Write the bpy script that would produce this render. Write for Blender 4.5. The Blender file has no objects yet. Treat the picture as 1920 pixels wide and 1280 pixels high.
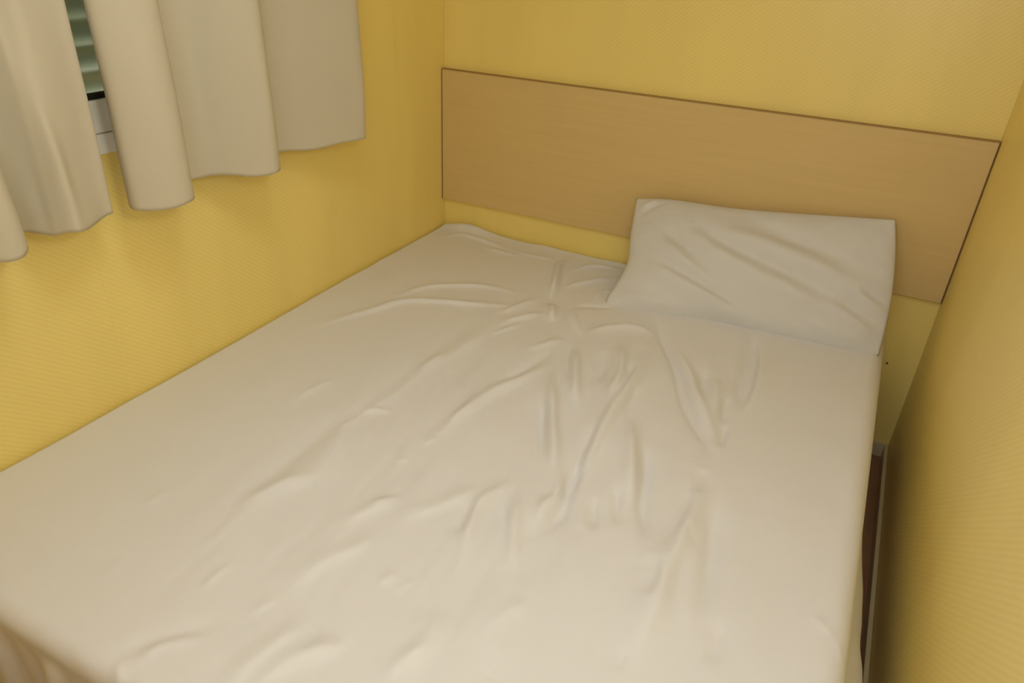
import bpy, bmesh, math, random
import numpy as np
from mathutils import Vector

C = bpy.context.scene.collection
SC = bpy.context.scene
random.seed(4)

# ------------------------------------------------------------------ camera
cam_data = bpy.data.cameras.new('camera')
cam_data.sensor_width = 36.0
cam_data.lens = 1356.3 / 1920 * 36.0
cam_data.clip_start = 0.05
cam = bpy.data.objects.new('camera', cam_data)
C.objects.link(cam)
cam.location = (1.4269, -2.2882, 1.4718)
cam.rotation_euler = (math.radians(60.597), math.radians(-2.3754), math.radians(27.021))
SC.camera = cam

# ------------------------------------------------------------------ world, light, exposure
world = bpy.data.worlds.new('world')
SC.world = world
world.use_nodes = True
bg = world.node_tree.nodes['Background']
bg.inputs['Color'].default_value = (0.86, 0.88, 0.72, 1)
bg.inputs['Strength'].default_value = 1.3


def area(name, loc, rot, sx, sy, power, color, shape='RECTANGLE'):
    d = bpy.data.lights.new(name, 'AREA')
    d.shape = shape
    d.size = sx
    d.size_y = sy
    d.energy = power
    d.color = color
    o = bpy.data.objects.new(name, d)
    C.objects.link(o)
    o.location = loc
    o.rotation_euler = rot
    return o


side_fill_data = bpy.data.lights.new('side_fill_light', 'POINT')  # made-up point source at right, brings out the sheet's creases
side_fill_data.energy = 9.3
side_fill_data.shadow_soft_size = 0.09
side_fill_data.color = (0.93, 0.97, 1.06)
side_fill = bpy.data.objects.new('side_fill_light', side_fill_data)
C.objects.link(side_fill)
side_fill.location = (1.50, -1.90, 1.62)
area('overhead_fill_light', (0.85, -1.5, 2.02), (0, 0, 0), 0.4, 0.4, 3.4, (0.93, 0.97, 1.06), 'DISK')  # added overhead fill for the gap wall, stands for no known lamp
area('front_fill_light', (1.40, -2.62, 1.5), (math.radians(90), 0, 0), 0.55, 0.7, 3.2, (0.93, 0.97, 1.06))  # added front fill behind the camera, no known window there

vs = SC.view_settings
vs.view_transform = 'Standard'
vs.look = 'None'
vs.gamma = 1.0
vs.use_curve_mapping = False
vs.exposure = 0.1
SC.cycles.max_bounces = 10
SC.cycles.diffuse_bounces = 8


# ------------------------------------------------------------------ materials
def material(name, color, rough=0.6, spec=0.3):
    m = bpy.data.materials.new(name)
    m.use_nodes = True
    b = m.node_tree.nodes['Principled BSDF']
    b.inputs['Base Color'].default_value = (*color, 1)
    b.inputs['Roughness'].default_value = rough
    b.inputs['Specular IOR Level'].default_value = spec
    return m, m.node_tree, b


def add(nt, kind, **kw):
    n = nt.nodes.new(kind)
    for k, v in kw.items():
        setattr(n, k, v)
    return n


def bump(nt, b, height, strength, dist):
    n = add(nt, 'ShaderNodeBump')
    n.inputs['Strength'].default_value = strength
    n.inputs['Distance'].default_value = dist
    nt.links.new(height, n.inputs['Height'])
    nt.links.new(n.outputs['Normal'], b.inputs['Normal'])


def noise(nt, scale, detail=3, vec=None, rough=0.5):
    n = add(nt, 'ShaderNodeTexNoise')
    n.inputs['Scale'].default_value = scale
    n.inputs['Detail'].default_value = detail
    n.inputs['Roughness'].default_value = rough
    if vec is not None:
        nt.links.new(vec, n.inputs['Vector'])
    return n.outputs['Fac']


def ramp(nt, fac, c0, c1, p0=0.3, p1=0.7):
    r = add(nt, 'ShaderNodeValToRGB')
    r.color_ramp.elements[0].position = p0
    r.color_ramp.elements[1].position = p1
    r.color_ramp.elements[0].color = (*c0, 1)
    r.color_ramp.elements[1].color = (*c1, 1)
    nt.links.new(fac, r.inputs['Fac'])
    return r.outputs['Color']


def mapped(nt, scale=(1, 1, 1), rot=(0, 0, 0)):
    t = add(nt, 'ShaderNodeTexCoord')
    mp = add(nt, 'ShaderNodeMapping')
    mp.inputs['Scale'].default_value = scale
    mp.inputs['Rotation'].default_value = rot
    nt.links.new(t.outputs['Object'], mp.inputs['Vector'])
    return mp.outputs['Vector']


def wallpaper_material(name, axis):
    """yellow embossed vinyl paper: fine diagonal ribs"""
    m, nt, b = material(name, WALL, 0.38, 0.5)
    rot = (0, 0, 0)
    v = mapped(nt, (1, 1, 1), (math.radians(40), 0, 0) if axis == 'x' else (0, math.radians(40), 0))
    w = add(nt, 'ShaderNodeTexWave', wave_type='BANDS', bands_direction='Z')
    w.inputs['Scale'].default_value = 32
    w.inputs['Distortion'].default_value = 1.2
    w.inputs['Detail'].default_value = 1
    w.inputs['Detail Scale'].default_value = 6
    nt.links.new(v, w.inputs['Vector'])
    f = noise(nt, 260, 2)
    ad = add(nt, 'ShaderNodeMath', operation='MULTIPLY_ADD')
    nt.links.new(w.outputs['Fac'], ad.inputs[0])
    ad.inputs[1].default_value = 0.7
    nt.links.new(f, ad.inputs[2])
    bump(nt, b, ad.outputs[0], 0.05 if axis == 'x' else 0.035, 0.0012)
    big = noise(nt, 2.3, 3)
    c = ramp(nt, big, tuple(x * 0.96 for x in WALL), tuple(min(1, x * 1.03) for x in WALL))
    mix = add(nt, 'ShaderNodeMix', data_type='RGBA', blend_type='MULTIPLY')
    mix.inputs[0].default_value = 0.05
    nt.links.new(c, mix.inputs[6])
    nt.links.new(w.outputs['Color'], mix.inputs[7])
    nt.links.new(mix.outputs[2], b.inputs['Base Color'])
    return m


WALL = (0.875, 0.71, 0.235)
M = {}
M['paper_x'] = wallpaper_material('yellow_wallpaper_side', 'x')
M['paper_y'] = wallpaper_material('yellow_wallpaper_back', 'y')
M['wall_core'] = material('yellow_wall_board', (0.62, 0.43, 0.13), 0.7)[0]
M['ceiling'] = material('ceiling_white', (0.78, 0.76, 0.70), 0.8)[0]


def cloth_material(name, color, rough, fine, strength, sheen=0.1):
    m, nt, b = material(name, color, rough, 0.25)
    b.inputs['Sheen Weight'].default_value = sheen
    f = noise(nt, fine, 3)
    bump(nt, b, f, strength, 0.001)
    return m


M['sheet'] = cloth_material('white_cotton_sheet', (0.76, 0.765, 0.80), 0.52, 60, 0.12)
M['pillow'] = cloth_material('white_pillow_cotton', (0.67, 0.67, 0.67), 0.55, 60, 0.12)


def curtain_material():
    m, nt, b = material('beige_curtain_cloth', (0.66, 0.605, 0.475), 0.8, 0.15)
    f = noise(nt, 420, 2)
    bump(nt, b, f, 0.15, 0.0006)
    tr = add(nt, 'ShaderNodeBsdfTranslucent')
    tr.inputs['Color'].default_value = (0.55, 0.52, 0.38, 1)
    mx = add(nt, 'ShaderNodeMixShader')
    mx.inputs[0].default_value = 0.15
    out = nt.nodes['Material Output']
    nt.links.new(b.outputs[0], mx.inputs[1])
    nt.links.new(tr.outputs[0], mx.inputs[2])
    nt.links.new(mx.outputs[0], out.inputs['Surface'])
    return m


M['curtain'] = curtain_material()


def wood_material(name, c0, c1, rough, axis_scale):
    m, nt, b = material(name, c0, rough, 0.35)
    v = mapped(nt, axis_scale)
    f = noise(nt, 1.0, 5, v, 0.6)
    c = ramp(nt, f, c0, c1, 0.35, 0.68)
    nt.links.new(c, b.inputs['Base Color'])
    bump(nt, b, f, 0.05, 0.0006)
    return m


M['headboard'] = wood_material('light_beech_laminate', (0.64, 0.475, 0.205), (0.67, 0.50, 0.22), 0.42, (2.2, 20, 55))
M['edge'] = material('brown_edge_band', (0.19, 0.10, 0.035), 0.5)[0]
M['edge_top'] = material('mid_brown_edge_band', (0.36, 0.225, 0.075), 0.5)[0]
M['bed_wood'] = wood_material('light_bed_wood', (0.58, 0.42, 0.22), (0.66, 0.48, 0.26), 0.5, (30, 3, 40))
M['floor'] = wood_material('brown_floor_vinyl', (0.27, 0.14, 0.075), (0.36, 0.20, 0.11), 0.4, (26, 3, 10))
M['baseboard'] = material('beige_grey_baseboard', (0.58, 0.51, 0.31), 0.45)[0]
M['white_plastic'] = material('white_window_plastic', (0.86, 0.86, 0.86), 0.35)[0]
M['gasket'] = material('black_rubber_gasket', (0.02, 0.017, 0.014), 0.6)[0]
M['slat'] = material('grey_green_shutter_slat', (0.46, 0.50, 0.38), 0.5)[0]
M['mattress'] = cloth_material('cream_mattress_ticking', (0.72, 0.67, 0.56), 0.8, 200, 0.2)
M['steel'] = material('dark_screw_steel', (0.16, 0.11, 0.06), 0.4)[0]
M['lamp'] = material('white_lamp_plastic', (0.85, 0.84, 0.8), 0.4)[0]


def glass_material():
    m, nt, b = material('window_glass', (0.93, 0.94, 0.88), 0.5)
    b.inputs['Transmission Weight'].default_value = 1.0
    b.inputs['IOR'].default_value = 1.1
    return m


M['glass'] = glass_material()


# ------------------------------------------------------------------ helpers
def link(name, me, m, parent=None):
    o = bpy.data.objects.new(name, me)
    C.objects.link(o)
    if m is not None:
        me.materials.append(m)
    if parent is not None:
        o.parent = parent
    return o


def tag(o, label=None, cat=None, group=None, kind=None):
    if label:
        o['label'] = label
    if cat:
        o['category'] = cat
    if group:
        o['group'] = group
    if kind:
        o['kind'] = kind
    return o


def empty(name, loc=(0, 0, 0)):
    o = bpy.data.objects.new(name, None)
    C.objects.link(o)
    o.location = loc
    o.empty_display_size = 0.1
    return o


class MB:
    """collects boxes / tubes into one bmesh"""

    def __init__(self):
        self.bm = bmesh.new()

    def box(self, lo, hi, bev=0.0, seg=2):
        t = bmesh.new()
        bmesh.ops.create_cube(t, size=1)
        for v in t.verts:
            v.co = Vector([(lo[i] + hi[i]) / 2 + v.co[i] * (hi[i] - lo[i]) for i in range(3)])
        if bev > 0:
            bmesh.ops.bevel(t, geom=t.edges[:], offset=bev, segments=seg, affect='EDGES', profile=0.6)
        me = bpy.data.meshes.new('tmp')
        t.to_mesh(me)
        t.free()
        self.bm.from_mesh(me)
        bpy.data.meshes.remove(me)
        return self

    def cyl(self, a, b, r, seg=16):
        a, b = Vector(a), Vector(b)
        d = b - a
        t = bmesh.new()
        bmesh.ops.create_cone(t, cap_ends=True, segments=seg, radius1=r, radius2=r, depth=d.length)
        rot = d.to_track_quat('Z', 'Y').to_matrix().to_4x4()
        for v in t.verts:
            v.co = rot @ v.co + (a + b) / 2
        me = bpy.data.meshes.new('tmp')
        t.to_mesh(me)
        t.free()
        self.bm.from_mesh(me)
        bpy.data.meshes.remove(me)
        return self

    def build(self, name, m, parent=None, smooth=False):
        me = bpy.data.meshes.new(name)
        self.bm.to_mesh(me)
        self.bm.free()
        if smooth:
            for p in me.polygons:
                p.use_smooth = True
        return link(name, me, m, parent)


def grid_mesh(name, P, m, parent=None, flip=False, close_u=False):
    """P: (nu, nv, 3) array -> smooth quad mesh"""
    nu, nv = P.shape[:2]
    idx = np.arange(nu * nv).reshape(nu, nv)
    if close_u:
        idx = np.vstack([idx, idx[:1]])
    a, b, c, d = idx[:-1, :-1], idx[1:, :-1], idx[1:, 1:], idx[:-1, 1:]
    q = np.stack([a, b, c, d] if not flip else [d, c, b, a], -1).reshape(-1, 4)
    me = bpy.data.meshes.new(name)
    me.vertices.add(nu * nv)
    me.vertices.foreach_set('co', P.reshape(-1).astype(np.float32))
    n = len(q)
    me.loops.add(n * 4)
    me.loops.foreach_set('vertex_index', q.reshape(-1).astype(np.int32))
    me.polygons.add(n)
    me.polygons.foreach_set('loop_start', np.arange(0, n * 4, 4, dtype=np.int32))
    me.polygons.foreach_set('use_smooth', np.ones(n, dtype=bool))
    me.update(calc_edges=True)
    me.validate()
    return link(name, me, m, parent)


_rng = np.random.RandomState(7)
_tab = _rng.rand(256, 256)


def vnoise(x, y):
    """smooth value noise in -1..1"""
    xi, yi = np.floor(x).astype(int), np.floor(y).astype(int)
    fx, fy = x - xi, y - yi
    fx, fy = fx * fx * fx * (fx * (fx * 6 - 15) + 10), fy * fy * fy * (fy * (fy * 6 - 15) + 10)
    g = lambda i, j: _tab[i % 256, j % 256]
    return 2 * ((g(xi, yi) * (1 - fx) + g(xi + 1, yi) * fx) * (1 - fy)
                + (g(xi, yi + 1) * (1 - fx) + g(xi + 1, yi + 1) * fx) * fy) - 1


def sstep(a, b, x):
    t = np.clip((x - a) / (b - a), 0, 1)
    return t * t * (3 - 2 * t)


def spline(pts, n):
    """Catmull-Rom through pts, n samples per span"""
    p = np.array(pts, float)
    p = np.vstack([2 * p[0] - p[1], p, 2 * p[-1] - p[-2]])
    out = []
    t = np.linspace(0, 1, n, endpoint=False)[:, None]
    for i in range(1, len(p) - 2):
        a, b, c, d = p[i - 1], p[i], p[i + 1], p[i + 2]
        out.append(0.5 * (2 * b + (c - a) * t + (2 * a - 5 * b + 4 * c - d) * t ** 2 + (3 * b - a - 3 * c + d) * t ** 3))
    out.append(p[-2][None])
    return np.vstack(out)


WIDE = 1.3


def ridges(X, Y, table, unit=0.001):
    """sum of tapered ridges and creases (h, width left, width right, polyline) on the points X, Y"""
    H = np.zeros_like(X)
    for h, wl, wr, pts in table:
        P = spline(np.array(pts, float).reshape(-1, 2) * unit, 5)
        ln = np.hypot(*np.diff(P, axis=0).T).sum()
        k = WIDE * min(1.0, 0.45 + ln / 0.30)
        h, wl, wr = h * unit * min(1.0, 0.12 + ln / 0.28), wl * unit * k, wr * unit * k
        w = 5 * max(wl, wr)
        msk = (X > P[:, 0].min() - w) & (X < P[:, 0].max() + w) & (Y > P[:, 1].min() - w) & (Y < P[:, 1].max() + w)
        if not msk.any():
            continue
        x, y = X[msk], Y[msk]
        best = np.full(x.shape, 1e9)
        side = np.zeros_like(x)
        par = np.zeros_like(x)
        L = np.concatenate([[0], np.cumsum(np.hypot(*np.diff(P, axis=0).T))])
        for i in range(len(P) - 1):
            a, d = P[i], P[i + 1] - P[i]
            l2 = max(d @ d, 1e-12)
            raw = ((x - a[0]) * d[0] + (y - a[1]) * d[1]) / l2
            t = np.clip(raw, 0, 1)
            ex, ey = x - a[0] - t * d[0], y - a[1] - t * d[1]
            D = ex * ex + ey * ey
            k = D < best
            best[k] = D[k]
            side[k] = (d[0] * ey - d[1] * ex)[k]
            par[k] = ((L[i] + t * math.sqrt(l2)) / L[-1])[k]
        wd = np.where(side > 0, wl, wr)
        taper = sstep(0, 0.38, par) * sstep(0, 0.38, 1 - par) * 0.96 + 0.04
        H[msk] += h * taper * (0.78 * np.exp(-best / (wd * wd)) + 0.3 * np.exp(-best / (wd * wd * 5.5)))
    return H


# ------------------------------------------------------------------ the room
RW, YB, YF, ZC = 1.72, 0.02, -2.66, 2.10     # width, back wall, front wall, ceiling
T = 0.05
STRIP = 0.56
WY0, WY1, WZ0, WZ1 = -1.78, -0.86, 1.10, 1.72   # window opening in the left wall

tag(MB().box((-0.3, YF - 0.3, -0.06), (RW + 0.3, YB + 0.3, 0)).build('floor', M['floor']),
    'dark reddish brown wood-look floor in the gap beside the bed', kind='structure')
tag(MB().box((-0.1, YF - 0.1, ZC), (RW + 0.1, YB + 0.1, ZC + 0.05)).build('ceiling', M['ceiling']),
    'plain off-white ceiling', kind='structure')

w = tag(MB().box((-T, YB + 0.002, 0), (RW + T, YB + T, ZC)).build('wall_back', M['wall_core']),
        'yellow papered wall behind the headboard', kind='structure')
GAP = 0.0
edges = [0.0, 0.23, 0.79, 1.35, RW]
for a, b in zip(edges[:-1], edges[1:]):
    MB().box((a + GAP, YB, 0.0), (b - GAP, YB + 0.0025, ZC), 0.0002, 1).build('wallpaper_strip', M['paper_y'], w)

w = tag(MB().box((RW + 0.002, YF, 0), (RW + T, YB, ZC)).build('wall_right', M['wall_core']),
        'yellow papered wall on the right of the bed', kind='structure')
ye = [YB, -0.45, -1.01, -1.57, -2.13, YF]
for b, a in zip(ye[:-1], ye[1:]):
    MB().box((RW, a + GAP, 0.0), (RW + 0.0025, b - GAP, ZC), 0.0002, 1).build('wallpaper_strip', M['paper_x'], w)

m = MB()
for lo, hi in (((YF, 0), (WY0, ZC)), ((WY1, 0), (YB, ZC)), ((WY0, 0), (WY1, WZ0)), ((WY0, WZ1), (WY1, ZC))):
    m.box((-T, lo[0], lo[1]), (-0.002, hi[0], hi[1]))
w = tag(m.build('wall_left', M['wall_core']), 'yellow papered wall with the curtained window', kind='structure')
ye = [YB, -0.28, -0.84, -1.40, -1.96, -2.52, YF]
for b, a in zip(ye[:-1], ye[1:]):
    m = MB()
    lo, hi = a + GAP, b - GAP
    if hi <= WY0 or lo >= WY1:
        m.box((-0.0025, lo, 0), (0, hi, ZC), 0.0004, 1)
    else:
        m.box((-0.0025, lo, 0), (0, hi, WZ0), 0.0004, 1)
        m.box((-0.0025, lo, WZ1), (0, hi, ZC), 0.0004, 1)
        if lo < WY0:
            m.box((-0.0025, lo, WZ0), (0, WY0, WZ1))
        if hi > WY1:
            m.box((-0.0025, WY1, WZ0), (0, hi, WZ1))
    m.build('wallpaper_strip', M['paper_x'], w)

# front wall behind the camera, with a glazed door made up to light the room
DX0, DX1, DZ = 1.03, 1.70, 1.98
m = MB()
m.box((-T, YF - T, 0), (DX0, YF, ZC)).box((DX1, YF - T, 0), (RW + T, YF, ZC)).box((DX0, YF - T, DZ), (DX1, YF, ZC))
tag(m.build('wall_front', M['wall_core']), 'yellow wall at the foot end around the added door', kind='structure')
m = MB()
m.box((DX0, YF - 0.04, 0), (DX1, YF - 0.005, 1.12)).box((DX0, YF - 0.04, 1.88), (DX1, YF - 0.005, DZ))
m.box((DX0, YF - 0.04, 1.12), (DX0 + 0.07, YF - 0.005, 1.88)).box((DX1 - 0.04, YF - 0.04, 1.12), (DX1, YF - 0.005, 1.88))
door = tag(m.build('added_door_1', M['white_plastic']), 'unseen white door added around the front fill light', kind='structure')
MB().box((DX0 + 0.07, YF - 0.027, 1.12), (DX1 - 0.04, YF - 0.021, 1.88)).build('pane', M['glass'], door)
MB().cyl((DX0 + 0.035, YF - 0.005, 1.0), (DX0 + 0.035, YF + 0.04, 1.0), 0.008).cyl((DX0 + 0.035, YF + 0.036, 1.0), (DX0 + 0.135, YF + 0.036, 1.0), 0.008).build('handle', M['steel'], door)

tag(MB().box((RW - 0.012, YF, 0), (RW - 0.0005, YB - 0.0125, 0.05), 0.003).build('baseboard_right', M['baseboard']),
    'grey beige baseboard along the right wall', kind='structure')
tag(MB().box((0.0, YB - 0.012, 0), (RW - 0.0005, YB - 0.0005, 0.05), 0.003).build('baseboard_back', M['baseboard']),
    'grey beige baseboard under the headboard wall', kind='structure')

# ------------------------------------------------------------------ window
win = tag(empty('window_1', (0, (WY0 + WY1) / 2, WZ0)), 'white plastic window behind the beige curtains', kind='structure')


def wpart(mb, name, mat, parent=win):
    o = mb.build(name, mat, parent)
    o.matrix_parent_inverse = parent.matrix_world.inverted() if parent is not win else \
        __import__('mathutils').Matrix.Translation(-win.location)
    return o


# trim flange, 1.039 .. 1.079 at the bottom
m = MB()
e0, e1 = 0.061, 0.021
m.box((0.0005, WY0 - e0, WZ0 - e0), (0.009, WY1 + e0, WZ0 - e1), 0.002)
m.box((0.0005, WY0 - e0, WZ1 + e1), (0.009, WY1 + e0, WZ1 + e0), 0.002)
m.box((0.0005, WY0 - e0, WZ0 - e1), (0.009, WY0 - e1, WZ1 + e1), 0.002)
m.box((0.0005, WY1 + e1, WZ0 - e1), (0.009, WY1 + e0, WZ1 + e1), 0.002)
wpart(m, 'window_trim', M['white_plastic'])
# sash, up to 1.143
m = MB()
s0, s1 = 0.0195, -0.045
m.box((-0.03, WY0 - s0, WZ0 - s0), (0.006, WY1 + s0, WZ0 - s1), 0.002)
m.box((-0.03, WY0 - s0, WZ1 + s1), (0.006, WY1 + s0, WZ1 + s0), 0.002)
m.box((-0.03, WY0 - s0, WZ0 - s1), (0.006, WY0 - s1, WZ1 + s1), 0.002)
m.box((-0.03, WY1 + s1, WZ0 - s1), (0.006, WY1 + s0, WZ1 + s1), 0.002)
wpart(m, 'sash', M['white_plastic'])
m = MB()
g0, g1 = 0.0452, 0.055
m.box((-0.02, WY0 + g0, WZ0 + g0), (-0.002, WY1 - g0, WZ0 + g1))
m.box((-0.02, WY0 + g0, WZ1 - g1), (-0.002, WY1 - g0, WZ1 - g0))
m.box((-0.02, WY0 + g0, WZ0 + g1), (-0.002, WY0 + g1, WZ1 - g1))
m.box((-0.02, WY1 - g1, WZ0 + g1), (-0.002, WY1 - g0, WZ1 - g1))
wpart(m, 'gasket', M['gasket'])
wpart(MB().box((-0.016, WY0 + g1, WZ0 + g1), (-0.012, WY1 - g1, WZ1 - g1)), 'pane', M['glass'])
# louvred shutter outside the glass
sh = wpart(MB().box((-0.14, WY0 - 0.03, WZ0 - 0.03), (-0.05, WY0, WZ1 + 0.03), 0.003)
           .box((-0.14, WY1, WZ0 - 0.03), (-0.05, WY1 + 0.03, WZ1 + 0.03), 0.003), 'shutter', M['slat'])
z = WZ0 + 0.0
while z < WZ1 + 0.02:
    yy = np.array([WY0, WY1])
    prof = np.array([(-0.106, z + 0.027), (-0.117, z + 0.016), (-0.127, z - 0.001), (-0.136, z - 0.024),
                     (-0.139, z - 0.022), (-0.130, z + 0.002), (-0.119, z + 0.019), (-0.107, z + 0.030)])
    P = np.array([[(px, y, pz) for y in yy] for px, pz in prof])
    o = grid_mesh('slat', P, M['slat'], sh, close_u=True)
    z += 0.05
WRINKLES = (
(12,9,8,(567,-53,562,-135,600,-261,643,-394)),
(13,9,10,(655,-404,711,-536)),
(-3,16,16,(563,-128,626,-254,669,-395,740,-534)),
(5,8,14,(621,-473,473,-543,280,-637,222,-744,123,-944)),
(4,8,12,(564,-412,442,-418,335,-471,259,-542,211,-676)),
(3,8,10,(339,-1215,350,-1157,366,-1087)),
(4,14,40,(572,-370,583,-542,563,-735,536,-940,529,-1084,514,-1221,567,-1399,542,-1469,520,-1545,525,-1661,507,-1762,488,-1867)),
(5,8,12,(538,-837,531,-912,524,-984)),
(5,8,10,(574,-1137,536,-1159,513,-1190)),
(4,8,10,(517,-1210,508,-1275)),
(4,9,14,(572,-1412,539,-1454,520,-1502,503,-1570)),
(-3,22,22,(546,-489,514,-740,513,-979,510,-1135,500,-1242,489,-1372,497,-1478,493,-1587,497,-1703,485,-1793)),
(4,7,9,(599,-1668,600,-1745)),
(4,9,12,(727,-1682,705,-1742)),
(4,9,16,(803,-1690,797,-1708,780,-1780,770,-1834,769,-1874)),
(5,9,18,(865,-1682,867,-1719,835,-1758,812,-1811,797,-1849)),
(3,8,14,(872,-1709,846,-1741,823,-1780)),
(-3,10,12,(699,-1778,671,-1785,620,-1840,592,-1882,577,-1914)),
(4,9,14,(678,-1793,665,-1816,632,-1850,628,-1904)),
(5,8,14,(764,-1377,746,-1411,728,-1442,706,-1500)),
(4,9,18,(870,-1260,871,-1292,835,-1369,788,-1442)),
(4,9,18,(783,-1470,766,-1534,742,-1586,732,-1639,750,-1682)),
(6,9,12,(861,-1539,854,-1589)),
(4,9,12,(903,-1537,885,-1581)),
(7,11,12,(932,-1203,909,-1307,923,-1390,942,-1442,956,-1503)),
(-5,12,12,(892,-1308,901,-1373,916,-1421)),
(6,10,12,(956,-1257,997,-1348,1044,-1447)),
(-4,10,10,(937,-1273,982,-1352,1023,-1437)),
(7,11,12,(992,-1124,1032,-1213,1023,-1265,1033,-1351)),
(-8,12,10,(1038,-1072,1040,-1177,1055,-1265,1037,-1342)),
(11,11,11,(815,-768,904,-966,960,-1080,1014,-1192)),
(-7,10,10,(849,-881,907,-1016,966,-1139)),
(10,10,10,(819,-615,889,-784,953,-927)),
(-6,9,9,(799,-610,854,-744,885,-817)),
(-5,11,12,(904,-599,938,-707,934,-814)),
(9,10,11,(931,-530,988,-717,998,-812,1033,-888)),
(10,12,12,(993,-527,1024,-704,1030,-807,1028,-923,1038,-1035,1051,-1145,1073,-1249)),
(-7,12,11,(1017,-902,1017,-988,1026,-1083,1056,-1245)),
(-4,9,9,(1001,-624,1008,-732,1014,-797)),
(-4,9,9,(1039,-725,1053,-829,1067,-910)),
(9,12,13,(1069,-872,1132,-1047,1178,-1190)),
(-8,11,11,(1125,-937,1162,-1030,1193,-1151,1236,-1260)),
(-10,14,9,(953,-314,1030,-463,1109,-604,1172,-743,1242,-866,1288,-936)),
(8,12,16,(1019,-432,1126,-582,1178,-686,1248,-817,1293,-896)),
(-11,7,22,(1233,-252,1267,-351,1289,-497,1298,-632,1297,-733)),
(5,14,8,(1277,-320,1304,-488,1312,-633,1310,-741)),
(-7,8,18,(1285,-765,1285,-825,1286,-889)),
(-6,8,18,(1279,-969,1279,-1014,1280,-1074)),
(-6,9,20,(1244,-1020,1268,-1094,1269,-1173,1270,-1222,1283,-1280)),
(-6,10,12,(1167,-550,1211,-709)),
(-5,10,10,(1254,-641,1263,-718,1277,-800)),
(4,10,10,(1208,-564,1235,-694,1248,-792)),
(5,9,14,(818,-547,855,-491,905,-452,966,-434,1001,-469)),
(-4,8,10,(721,-415,772,-366,846,-329)),
(4,8,8,(728,-411,769,-496,817,-563)),
(5,7,9,(606,-403,576,-505,545,-574)),
(6,7,10,(670,-481,644,-521,607,-580,587,-635)),
(4,7,9,(643,-574,614,-638,585,-696)),
(5,9,12,(780,-593,752,-653,712,-715)),
(6,9,14,(809,-704,781,-828,738,-955,721,-1066,717,-1137,706,-1203,690,-1251)),
(4,8,10,(731,-1023,712,-1122)),
(4,8,10,(721,-1171,707,-1216)),
(4,8,10,(703,-1263,688,-1291)),
(5,8,12,(759,-1377,719,-1435)),
(-4,10,12,(776,-676,755,-803,716,-923)),
(4,8,10,(769,-114,693,-213,634,-298)),
(4,6,8,(759,-42,659,-78,613,-161)),
(4,6,8,(805,-215,765,-254,767,-330)),
(9,14,24,(1302,-1017,1289,-1122,1288,-1248,1285,-1309,1292,-1393,1294,-1480,1290,-1554)),
(-7,8,18,(1259,-1272,1273,-1344,1267,-1397)),
(-5,9,9,(1277,-1496,1277,-1515,1277,-1545)),
(-6,12,14,(1322,-1034,1346,-1206,1360,-1296,1366,-1393)),
(-5,10,12,(1399,-1356,1403,-1424,1401,-1477)),
(-7,10,10,(1098,-1172,1132,-1279)),
(-7,10,10,(1128,-1117,1167,-1247)),
(-4,9,9,(1100,-1269,1120,-1315)),
(-4,9,9,(1295,-1167,1306,-1225)),
(3,12,14,(939,-1580,967,-1626,1000,-1665)),
(4,12,14,(974,-1560,993,-1647,969,-1714)),
(5,10,14,(1001,-1636,977,-1683,972,-1733)),
(-4,10,12,(1107,-1633,1108,-1654)),
(4,10,14,(1090,-1476,1076,-1529,1052,-1579)),
(3,14,14,(1056,-1540,1085,-1584,1119,-1621)),
(6,8,9,(518,-1914,535,-1931,562,-1953,591,-1972)),
(6,8,9,(537,-1917,559,-1934,584,-1956)),
(5,9,10,(594,-1893,612,-1910,641,-1934)),
(5,7,8,(454,-1927,465,-1937,503,-1959)),
(3,14,14,(416,-1749,430,-1776,437,-1807)),
(3,12,14,(345,-1584,344,-1621,340,-1652)),
(4,7,9,(357,-100,210,-72,116,-69,63,-136)),
(3,7,9,(420,-119,353,-133,240,-127)),
(3,7,9,(541,-87,444,-103,353,-91)),
(3,10,10,(1534,-1275,1562,-1297,1583,-1297)),
(3,8,8,(1572,-1310,1585,-1320,1596,-1348)),
)

# ------------------------------------------------------------------ headboard
HX0, HX1, HZ0, HZ1 = 0.0015, RW - 0.001, 0.578, 1.050
hb = MB().box((HX0 + 0.002, 0.0, HZ0 + 0.001), (HX1 - 0.003, YB - 0.0005, HZ1 - 0.003), 0.0006, 1).build('headboard', M['headboard'])
tag(hb, 'long light beech laminate headboard with dark brown edges fixed across the yellow back wall', 'headboard')
MB().box((HX0, -0.0008, HZ1 - 0.003), (HX1, YB - 0.0005, HZ1), 0.0006, 1).build('edge_band', M['edge_top'], hb)
MB().box((HX1 - 0.003, -0.0008, HZ0), (HX1, YB - 0.0005, HZ1 - 0.003), 0.0006, 1).build('edge_band', M['edge'], hb)
MB().box((HX0, -0.0008, HZ0), (HX0 + 0.002, YB - 0.0005, HZ1 - 0.003), 0.0006, 1).build('edge_band', M['edge'], hb)

# ------------------------------------------------------------------ bed base and mattress
BX0, BX1, BY0, BY1, BZ = 0.004, 1.606, -1.930, 0.012, 0.476
bb = tag(empty('bed_base', (0.8, -0.97, 0)), 'low light wooden slatted base under the mattress', 'bed')
inv = __import__('mathutils').Matrix.Translation((-0.8, 0.97, 0))


def bpart(mb, name, mat):
    o = mb.build(name, mat, bb)
    o.matrix_parent_inverse = inv
    return o


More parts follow.
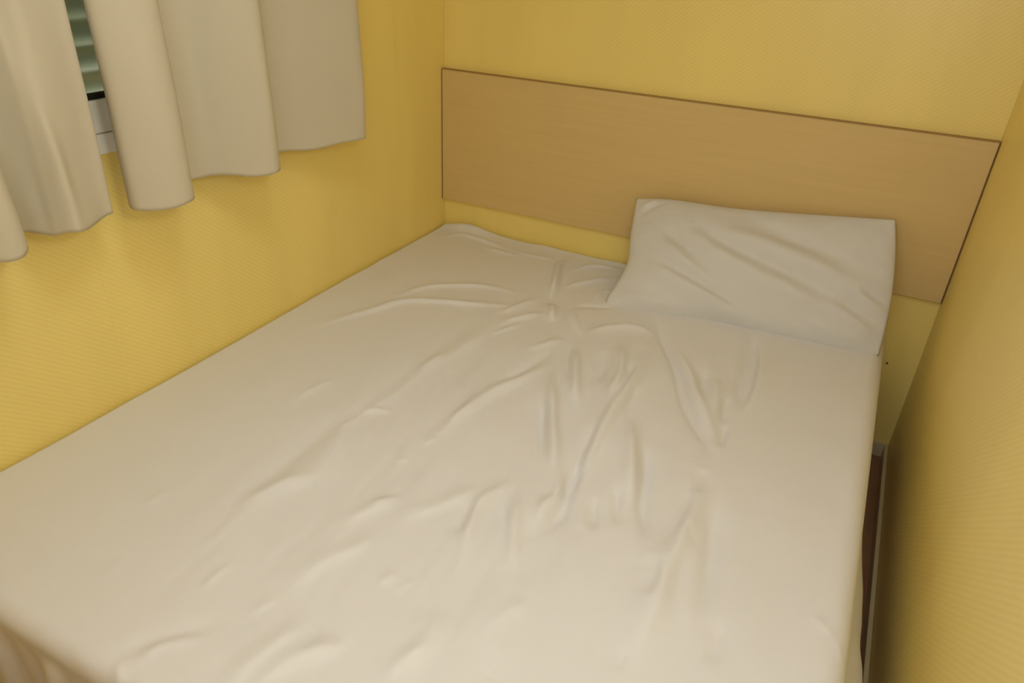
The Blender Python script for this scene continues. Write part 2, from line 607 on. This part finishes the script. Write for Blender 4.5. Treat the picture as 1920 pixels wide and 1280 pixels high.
bpart(MB().box((0.03, -1.90, 0.12), (0.05, -0.02, 0.22), 0.003), 'side_rail', M['bed_wood'])
bpart(MB().box((1.54, -1.90, 0.12), (1.56, -0.02, 0.22), 0.003), 'side_rail', M['bed_wood'])
bpart(MB().box((0.05, -1.90, 0.12), (1.54, -1.88, 0.22), 0.003), 'end_rail', M['bed_wood'])
bpart(MB().box((0.05, -0.04, 0.12), (1.54, -0.02, 0.22), 0.003), 'end_rail', M['bed_wood'])
for x in (0.07, 1.46):
    for y in (-1.86, -0.12):
        bpart(MB().box((x, y, 0), (x + 0.06, y + 0.06, 0.21), 0.004), 'leg', M['bed_wood'])
for k in range(14):
    y = -1.86 + k * 0.135
    bpart(MB().box((0.045, y, 0.2205), (1.545, y + 0.07, 0.232), 0.003), 'slat', M['bed_wood'])

mt = MB().box((BX0 + 0.012, BY0 + 0.035, 0.2325), (BX1 - 0.022, BY1 - 0.014, BZ - 0.022), 0.035, 5).build('mattress', M['mattress'], smooth=True)
tag(mt, 'thick cream double mattress lying under the white sheet', 'mattress')


# ------------------------------------------------------------------ the sheet
def build_sheet():
    step = 0.004
    ext = dict(l=0.10, r=0.215, h=0.09, f=0.26)
    rad = dict(l=0.016, r=0.045, h=0.018, f=0.034)
    ix0, ix1, iy0, iy1 = BX0 + rad['l'], BX1 - rad['r'], BY0 + rad['f'], BY1 - rad['h']
    u = np.linspace(ix0 - ext['l'], ix1 + ext['r'], int((ix1 - ix0 + ext['l'] + ext['r']) / step))
    v = np.linspace(iy0 - ext['f'], iy1 + ext['h'], int((iy1 - iy0 + ext['f'] + ext['h']) / step))
    U, V = np.meshgrid(u, v, indexing='ij')
    du = np.where(U < ix0, U - ix0, np.where(U > ix1, U - ix1, 0))
    dv = np.where(V < iy0, V - iy0, np.where(V > iy1, V - iy1, 0))
    au = np.abs(du) / np.where(du < 0, ext['l'], ext['r'])
    av = np.abs(dv) / np.where(dv < 0, ext['f'], ext['h'])
    n2 = au + av + 1e-9
    ru = np.where(du < 0, rad['l'], rad['r'])
    rv = np.where(dv < 0, rad['f'], rad['h'])
    eu = np.where(du < 0, ext['l'], ext['r'])
    ev = np.where(dv < 0, ext['f'], ext['h'])
    r = (ru * au + rv * av) / n2
    e = (eu * au + ev * av) / n2
    L = np.maximum(au, av) * e                       # length of cloth past the inner rectangle
    hyp = np.sqrt(au * au + av * av) + 1e-9
    nx, ny = np.sign(du) * au / hyp, np.sign(dv) * av / hyp
    ang = np.minimum(L / np.maximum(r, 1e-6), math.pi / 2)
    down = np.maximum(L - r * math.pi / 2, 0)
    drop = r * (1 - np.cos(ang)) + down
    out = np.sin(ang)
    X = np.clip(U, ix0, ix1) + out * ru * nx
    Y = np.clip(V, iy0, iy1) + out * rv * ny
    Z = BZ - drop
    # the right side hangs loosely: bulges out and its hem waves
    right = sstep(0.0, 0.5, nx) * (down > 0)
    s = down / 0.15
    wave = 0.5 + 0.5 * np.sin(Y * 7.3 + 0.6) + 0.35 * np.sin(Y * 17.0 + 2.0)
    flare = np.interp(Y, [-1.9, -1.62, -1.45, -1.32, -1.18, -1.0, -0.8, -0.55, 0.0], [0.05, 0.02, 0.03, 0.056, 0.046, 0.036, 0.014, 0.004, 0.0])
    X += right * (flare * sstep(0, 0.9, s) + 0.004 * vnoise(Y * 14, Z * 3) * s * sstep(0.4, 0.7, -Y))
    Z += right * (0.010 * (wave - 0.5)) * s
    # the foot end falls in folds, gathered at the two corners
    foot = sstep(0.0, 0.6, -ny) * sstep(0.0, 0.04, down)
    fold = np.sin(X * 46 + 1.3 * np.sin(X * 9)) * 0.6 + 0.4 * np.sin(X * 83 + 1)
    near = np.exp(-((X - 0.42) / 0.30) ** 2) + 0.6 * np.exp(-((X - 1.58) / 0.12) ** 2) + 0.25
    Y -= foot * near * (0.011 * fold + 0.004) * np.minimum(down / 0.08, 1)
    # plateau height field: crown, soft dents, wrinkles
    top = 1 - sstep(0.35, 1.0, ang / (math.pi / 2))
    H = ridges(X, Y, WRINKLES) * WSCALE
    H += 0.0035 * vnoise(X * 3.1 + 5, Y * 2.6 + 2)
    q = X + 0.12 * Y + 0.02 * vnoise(Y * 3, X * 2)     # long soft ripples along the length of the bed
    busy = np.exp(-((X - 0.95) / 0.5) ** 2 - ((Y + 1.1) / 0.75) ** 2)
    H += 0.0038 * busy * vnoise(q * 21, Y * 4.5) + 0.0009 * (0.25 + busy) * vnoise(q * 48 + 9, Y * 13 + 3)
    H += 0.0010 * vnoise(X * 14 + 11, Y * 12)
    # raised corner of the cloth at the head end by the left wall, lifted edge along the wall
    H += 0.022 * np.exp(-((X - 0.13) / 0.085) ** 2 - ((Y + 0.005) / 0.03) ** 2)
    H += 0.006 * np.exp(-((Y - 0.0) / 0.02) ** 2) * (0.6 + 0.4 * vnoise(X * 11, Y))
    Z += np.maximum(H, -0.014) * top
    P = np.stack([X, Y, Z], -1)
    o = grid_mesh('fitted_sheet', P, M['sheet'])
    tag(o, 'creased white cotton sheet spread over the whole bed and hanging down its sides', 'bed sheet')
    return o


FLARE = 0.035
WSCALE = 2.1
build_sheet()


# ------------------------------------------------------------------ pillow leaning on the headboard
def build_pillow():
    BL, BR = np.array((0.806, -0.326, 0.468)), np.array((1.588, -0.216, 0.469))
    TL, TR = np.array((0.772, -0.035, 0.720)), np.array((1.533, -0.020, 0.806))
    nu, nv = 170, 96
    a, b = np.meshgrid(np.linspace(0, 1, nu), np.linspace(0, 1, nv), indexing='ij')
    # outline: sides bow, top edge sags between its corners
    A = a[..., None]
    B = b[..., None]
    base = (BL * (1 - A) + BR * A) * (1 - B) + (TL * (1 - A) + TR * A) * B
    side = 4 * b * (1 - b)
    base[..., 0] += (0.016 * a ** 3 + 0.012 * (1 - a) ** 3) * side
    base[..., 0] += 0.016 * np.exp(-((b - 0.42) / 0.18) ** 2) * (1 - a) ** 6 - 0.010 * np.exp(-((b - 0.06) / 0.10) ** 2) * (1 - a) ** 6
    base[..., 2] += 0.016 * (b ** 2) * np.exp(-((a - 0.13) / 0.20) ** 2) - 0.004 * b ** 2 * np.sin(math.pi * a)
    base[..., 1] += 0.006 * vnoise(a * 7, b * 0 + 3) * (1 - b) ** 2 + 0.018 * (1 - b) ** 2 * np.sin(math.pi * a) ** 2
    n = np.cross(BR - BL, TL - BL)
    n = n / np.linalg.norm(n)                         # points up / back
    if n[1] > 0:
        n = -n                                        # front: towards the foot of the bed and up
    prof = (np.clip(4 * a * (1 - a), 0, 1) ** 0.42) * (np.clip(4 * b * (1 - b), 0, 1) ** 0.55)
    W = ridges(a * 0.78, b * 0.37, PILLOW_FOLDS) * 2.0
    W += 0.0022 * vnoise(a * 9 + 3, b * 6 + 1) + 0.0010 * vnoise(a * 26, b * 17)
    env = sstep(0, 0.06, np.minimum(np.minimum(a, 1 - a) * 2, np.minimum(b, 1 - b)))
    front = base + n * (0.062 * prof + W * env)[..., None]
    back = base - n * (0.050 * prof)[..., None]
    for P in (front, back):
        P[..., 1] = np.minimum(P[..., 1], -0.004)
        P[..., 2] = np.maximum(P[..., 2], BZ - 0.010)
    # one closed skin: front rows then back rows joined along the border
    ring = np.concatenate([front, back[:, ::-1]], 1)
    nu, nr = ring.shape[:2]
    idx = np.arange(nu * nr).reshape(nu, nr)
    q = []
    for i in range(nu - 1):
        for j in range(nr):
            k = (j + 1) % nr
            q.append((idx[i, j], idx[i + 1, j], idx[i + 1, k], idx[i, k]))
    for i in (0, nu - 1):                             # close the two short ends
        for j in range(nv - 1):
            f = (idx[i, j], idx[i, j + 1], idx[i, nr - 2 - j], idx[i, nr - 1 - j])
            q.append(f if i == 0 else f[::-1])
    me = bpy.data.meshes.new('pillow')
    me.from_pydata(ring.reshape(-1, 3).tolist(), [], [tuple(int(t) for t in f) for f in q])
    me.validate()
    bm = bmesh.new()
    bm.from_mesh(me)
    bmesh.ops.remove_doubles(bm, verts=bm.verts, dist=0.0003)
    bmesh.ops.recalc_face_normals(bm, faces=bm.faces)
    bm.to_mesh(me)
    bm.free()
    for p in me.polygons:
        p.use_smooth = True
    o = link('pillow', me, M['pillow'])
    tag(o, 'creased white pillow leaning against the headboard at the right corner of the bed', 'pillow')


def ab(h, wl, wr, *pts):
    return (h, wl, wr, [t for p in pts for t in (p[0] * 780, p[1] * 370)])


PILLOW_FOLDS = (
    ab(9, 12, 26, (0.02, 0.42), (0.2, 0.31), (0.36, 0.18), (0.50, 0.07), (0.62, 0.02)),
    ab(-7, 16, 14, (0.12, 0.42), (0.28, 0.30), (0.42, 0.18), (0.54, 0.09)),
    ab(8, 20, 24, (0.14, 0.92), (0.26, 0.68), (0.44, 0.47), (0.63, 0.32), (0.89, 0.15)),
    ab(-7, 18, 16, (0.22, 0.88), (0.34, 0.66), (0.52, 0.52), (0.70, 0.40), (0.92, 0.24)),
    ab(8, 20, 22, (0.27, 0.94), (0.36, 0.74), (0.55, 0.64), (0.78, 0.50), (0.99, 0.32)),
    ab(-6, 20, 18, (0.40, 0.92), (0.55, 0.78), (0.74, 0.66), (0.96, 0.50)),
    ab(7, 16, 20, (0.08, 0.66), (0.27, 0.40), (0.45, 0.14)),
    ab(-5, 14, 14, (0.10, 0.76), (0.24, 0.55), (0.38, 0.34)),
    ab(5, 10, 12, (0.76, 0.30), (0.88, 0.20), (0.99, 0.10)),
    ab(-5, 9, 9, (0.80, 0.34), (0.90, 0.26), (0.99, 0.20)),
    ab(5, 9, 9, (0.85, 0.40), (0.93, 0.34), (0.99, 0.28)),
    ab(-5, 8, 8, (0.88, 0.44), (0.94, 0.38), (1.0, 0.35)),
    ab(4, 8, 10, (0.70, 0.14), (0.84, 0.08), (0.97, 0.05)),
    ab(7, 7, 9, (0.02, 0.86), (0.05, 0.93), (0.11, 0.98)),
    ab(-6, 8, 8, (0.03, 0.80), (0.08, 0.90), (0.14, 0.95)),
    ab(5, 12, 14, (0.02, 0.12), (0.14, 0.08), (0.30, 0.05)),
)
build_pillow()


# ------------------------------------------------------------------ curtains
HEM, ROD = 0.945, 1.78


def build_curtain(name, plan, seed, label, flat, dips):
    c = spline(plan, 9)
    nz = 46
    z = np.concatenate([np.linspace(0, 0.03, 4), np.linspace(0.05, 1, nz - 4)])
    P = np.zeros((len(c), nz, 3))
    mean = c[:, 0].mean()
    s = np.arange(len(c)) / 9.0
    for j, t in enumerate(z):
        k = 1 - flat * sstep(0.04, 0.6, t)            # folds get shallower towards the rod
        sway = 0.006 * vnoise(s * 0.8 + seed, np.full_like(s, t * 2.2)) * (1 - t) * sstep(0.02, 0.2, t)
        P[:, j, 0] = mean + (c[:, 0] - mean) * k + sway
        P[:, j, 1] = c[:, 1] + 0.004 * vnoise(s * 0.6 + seed + 9, np.full_like(s, t * 1.6)) * sstep(0.02, 0.3, t)
        P[:, j, 2] = HEM + (ROD - HEM) * t + (1 - sstep(0, 0.25, t)) * 0.004 * vnoise(s * 0.7 + seed, s * 0)
    for (sa, sb, amp, ta, tb) in dips:                # soft diagonal pulls in the cloth
        d = (s[:, None] - (sa + (sb - sa) * z[None])) / 0.8
        P[..., 0] += amp * np.exp(-d ** 2) * sstep(ta, ta + 0.1, z)[None] * (1 - sstep(tb - 0.1, tb, z))[None]
    P[..., 0] = np.maximum(P[..., 0], 0.014)
    o = grid_mesh(name, P, M['curtain'])
    sol = o.modifiers.new('thickness', 'SOLIDIFY')
    sol.thickness = 0.0016
    sol.offset = 0
    tag(o, label, 'curtain', 'beige curtains at the window')
    return o


RIGHT_PLAN = [(0.055, -1.330), (0.082, -1.350), (0.112, -1.350), (0.148, -1.312), (0.160, -1.268), (0.140, -1.236), (0.080, -1.205),
              (0.036, -1.165), (0.050, -1.115), (0.096, -1.075), (0.130, -1.040), (0.155, -1.006), (0.140, -0.972),
              (0.075, -0.930), (0.043, -0.882), (0.058, -0.820), (0.085, -0.759), (0.110, -0.690), (0.130, -0.628), (0.118, -0.602),
              (0.085, -0.596)]
LEFT_PLAN = [(0.080, -1.390), (0.086, -1.396), (0.092, -1.420), (0.118, -1.470), (0.130, -1.500), (0.105, -1.520), (0.083, -1.530),
             (0.050, -1.548), (0.037, -1.562), (0.060, -1.582), (0.120, -1.592), (0.146, -1.618), (0.134, -1.655),
             (0.070, -1.700), (0.045, -1.750), (0.080, -1.800), (0.135, -1.840), (0.120, -1.900), (0.060, -1.940), (0.080, -2.000)]
build_curtain('curtain', RIGHT_PLAN, 2.0, 'beige curtain panel on the right, hanging beside the headboard corner', 0.15, ())
build_curtain('curtain', LEFT_PLAN, 5.0, 'greenish beige curtain panel on the left, cut off by the picture edge', 0.55,
              ((2.5, 7.0, -0.008, 0.02, 0.7), (5.5, 9.5, -0.007, 0.0, 0.6)))
rod = MB().cyl((0.085, -2.09, ROD + 0.0105), (0.085, -0.52, ROD + 0.0105), 0.009).build('curtain_rod', M['lamp'], smooth=True)
tag(rod, 'white curtain rod carrying both beige curtains above the window', 'curtain rod')
for y in (-2.07, -0.54):
    MB().box((0.0005, y - 0.012, ROD - 0.012), (0.085, y + 0.012, ROD + 0.004), 0.002).build('bracket', M['lamp'], rod)

# ------------------------------------------------------------------ small things
sc = MB().cyl((1.636, YB - 0.0035, 0.339), (1.636, YB, 0.339), 0.0034, 12).build('screw', M['steel'])
tag(sc, 'tiny dark screw in the yellow wall below the right end of the headboard', 'screw')
MB().box((1.6336, YB - 0.0041, 0.3384), (1.6384, YB - 0.0033, 0.3396)).build('slot', M['gasket'], sc)

lamp = MB().cyl((0.85, -1.5, ZC - 0.045), (0.85, -1.5, ZC), 0.19, 40).build('added_ceiling_lamp', M['lamp'])  # unseen fixture added above the overhead fill
tag(lamp, 'unseen round white ceiling lamp, added as fill, above the middle of the bed', 'lamp')
lamp = tag(empty('added_wall_lamp', (RW, -1.90, 1.60)), 'unseen small white wall lamp, added as side light, on the right wall beside the foot of the bed', 'lamp')  # unseen lamp made up to carry the side fill
inv = __import__('mathutils').Matrix.Translation((-RW, 1.90, -1.60))
for nm, mb in (('wall_plate', MB().cyl((RW - 0.014, -1.90, 1.60), (RW - 0.0005, -1.90, 1.60), 0.045, 24)),
               ('arm', MB().cyl((1.53, -1.90, 1.62), (RW - 0.014, -1.90, 1.60), 0.008, 12))):
    o = mb.build(nm, M['lamp'], lamp)
    o.matrix_parent_inverse = inv
bulb_mat, nt, b = material('added_bulb_glow', (0.9, 0.88, 0.84), 0.3)
b.inputs['Emission Color'].default_value = (0.93, 0.97, 1.0, 1)
b.inputs['Emission Strength'].default_value = 4.0  # glowing globe added at the side fill's position
bm = bmesh.new()
bmesh.ops.create_uvsphere(bm, u_segments=20, v_segments=12, radius=0.03)
bmesh.ops.translate(bm, verts=bm.verts, vec=(1.50, -1.90, 1.62))
mb = MB()
mb.bm.free()
mb.bm = bm
o = mb.build('added_bulb', bulb_mat, lamp, smooth=True)
o.matrix_parent_inverse = inv
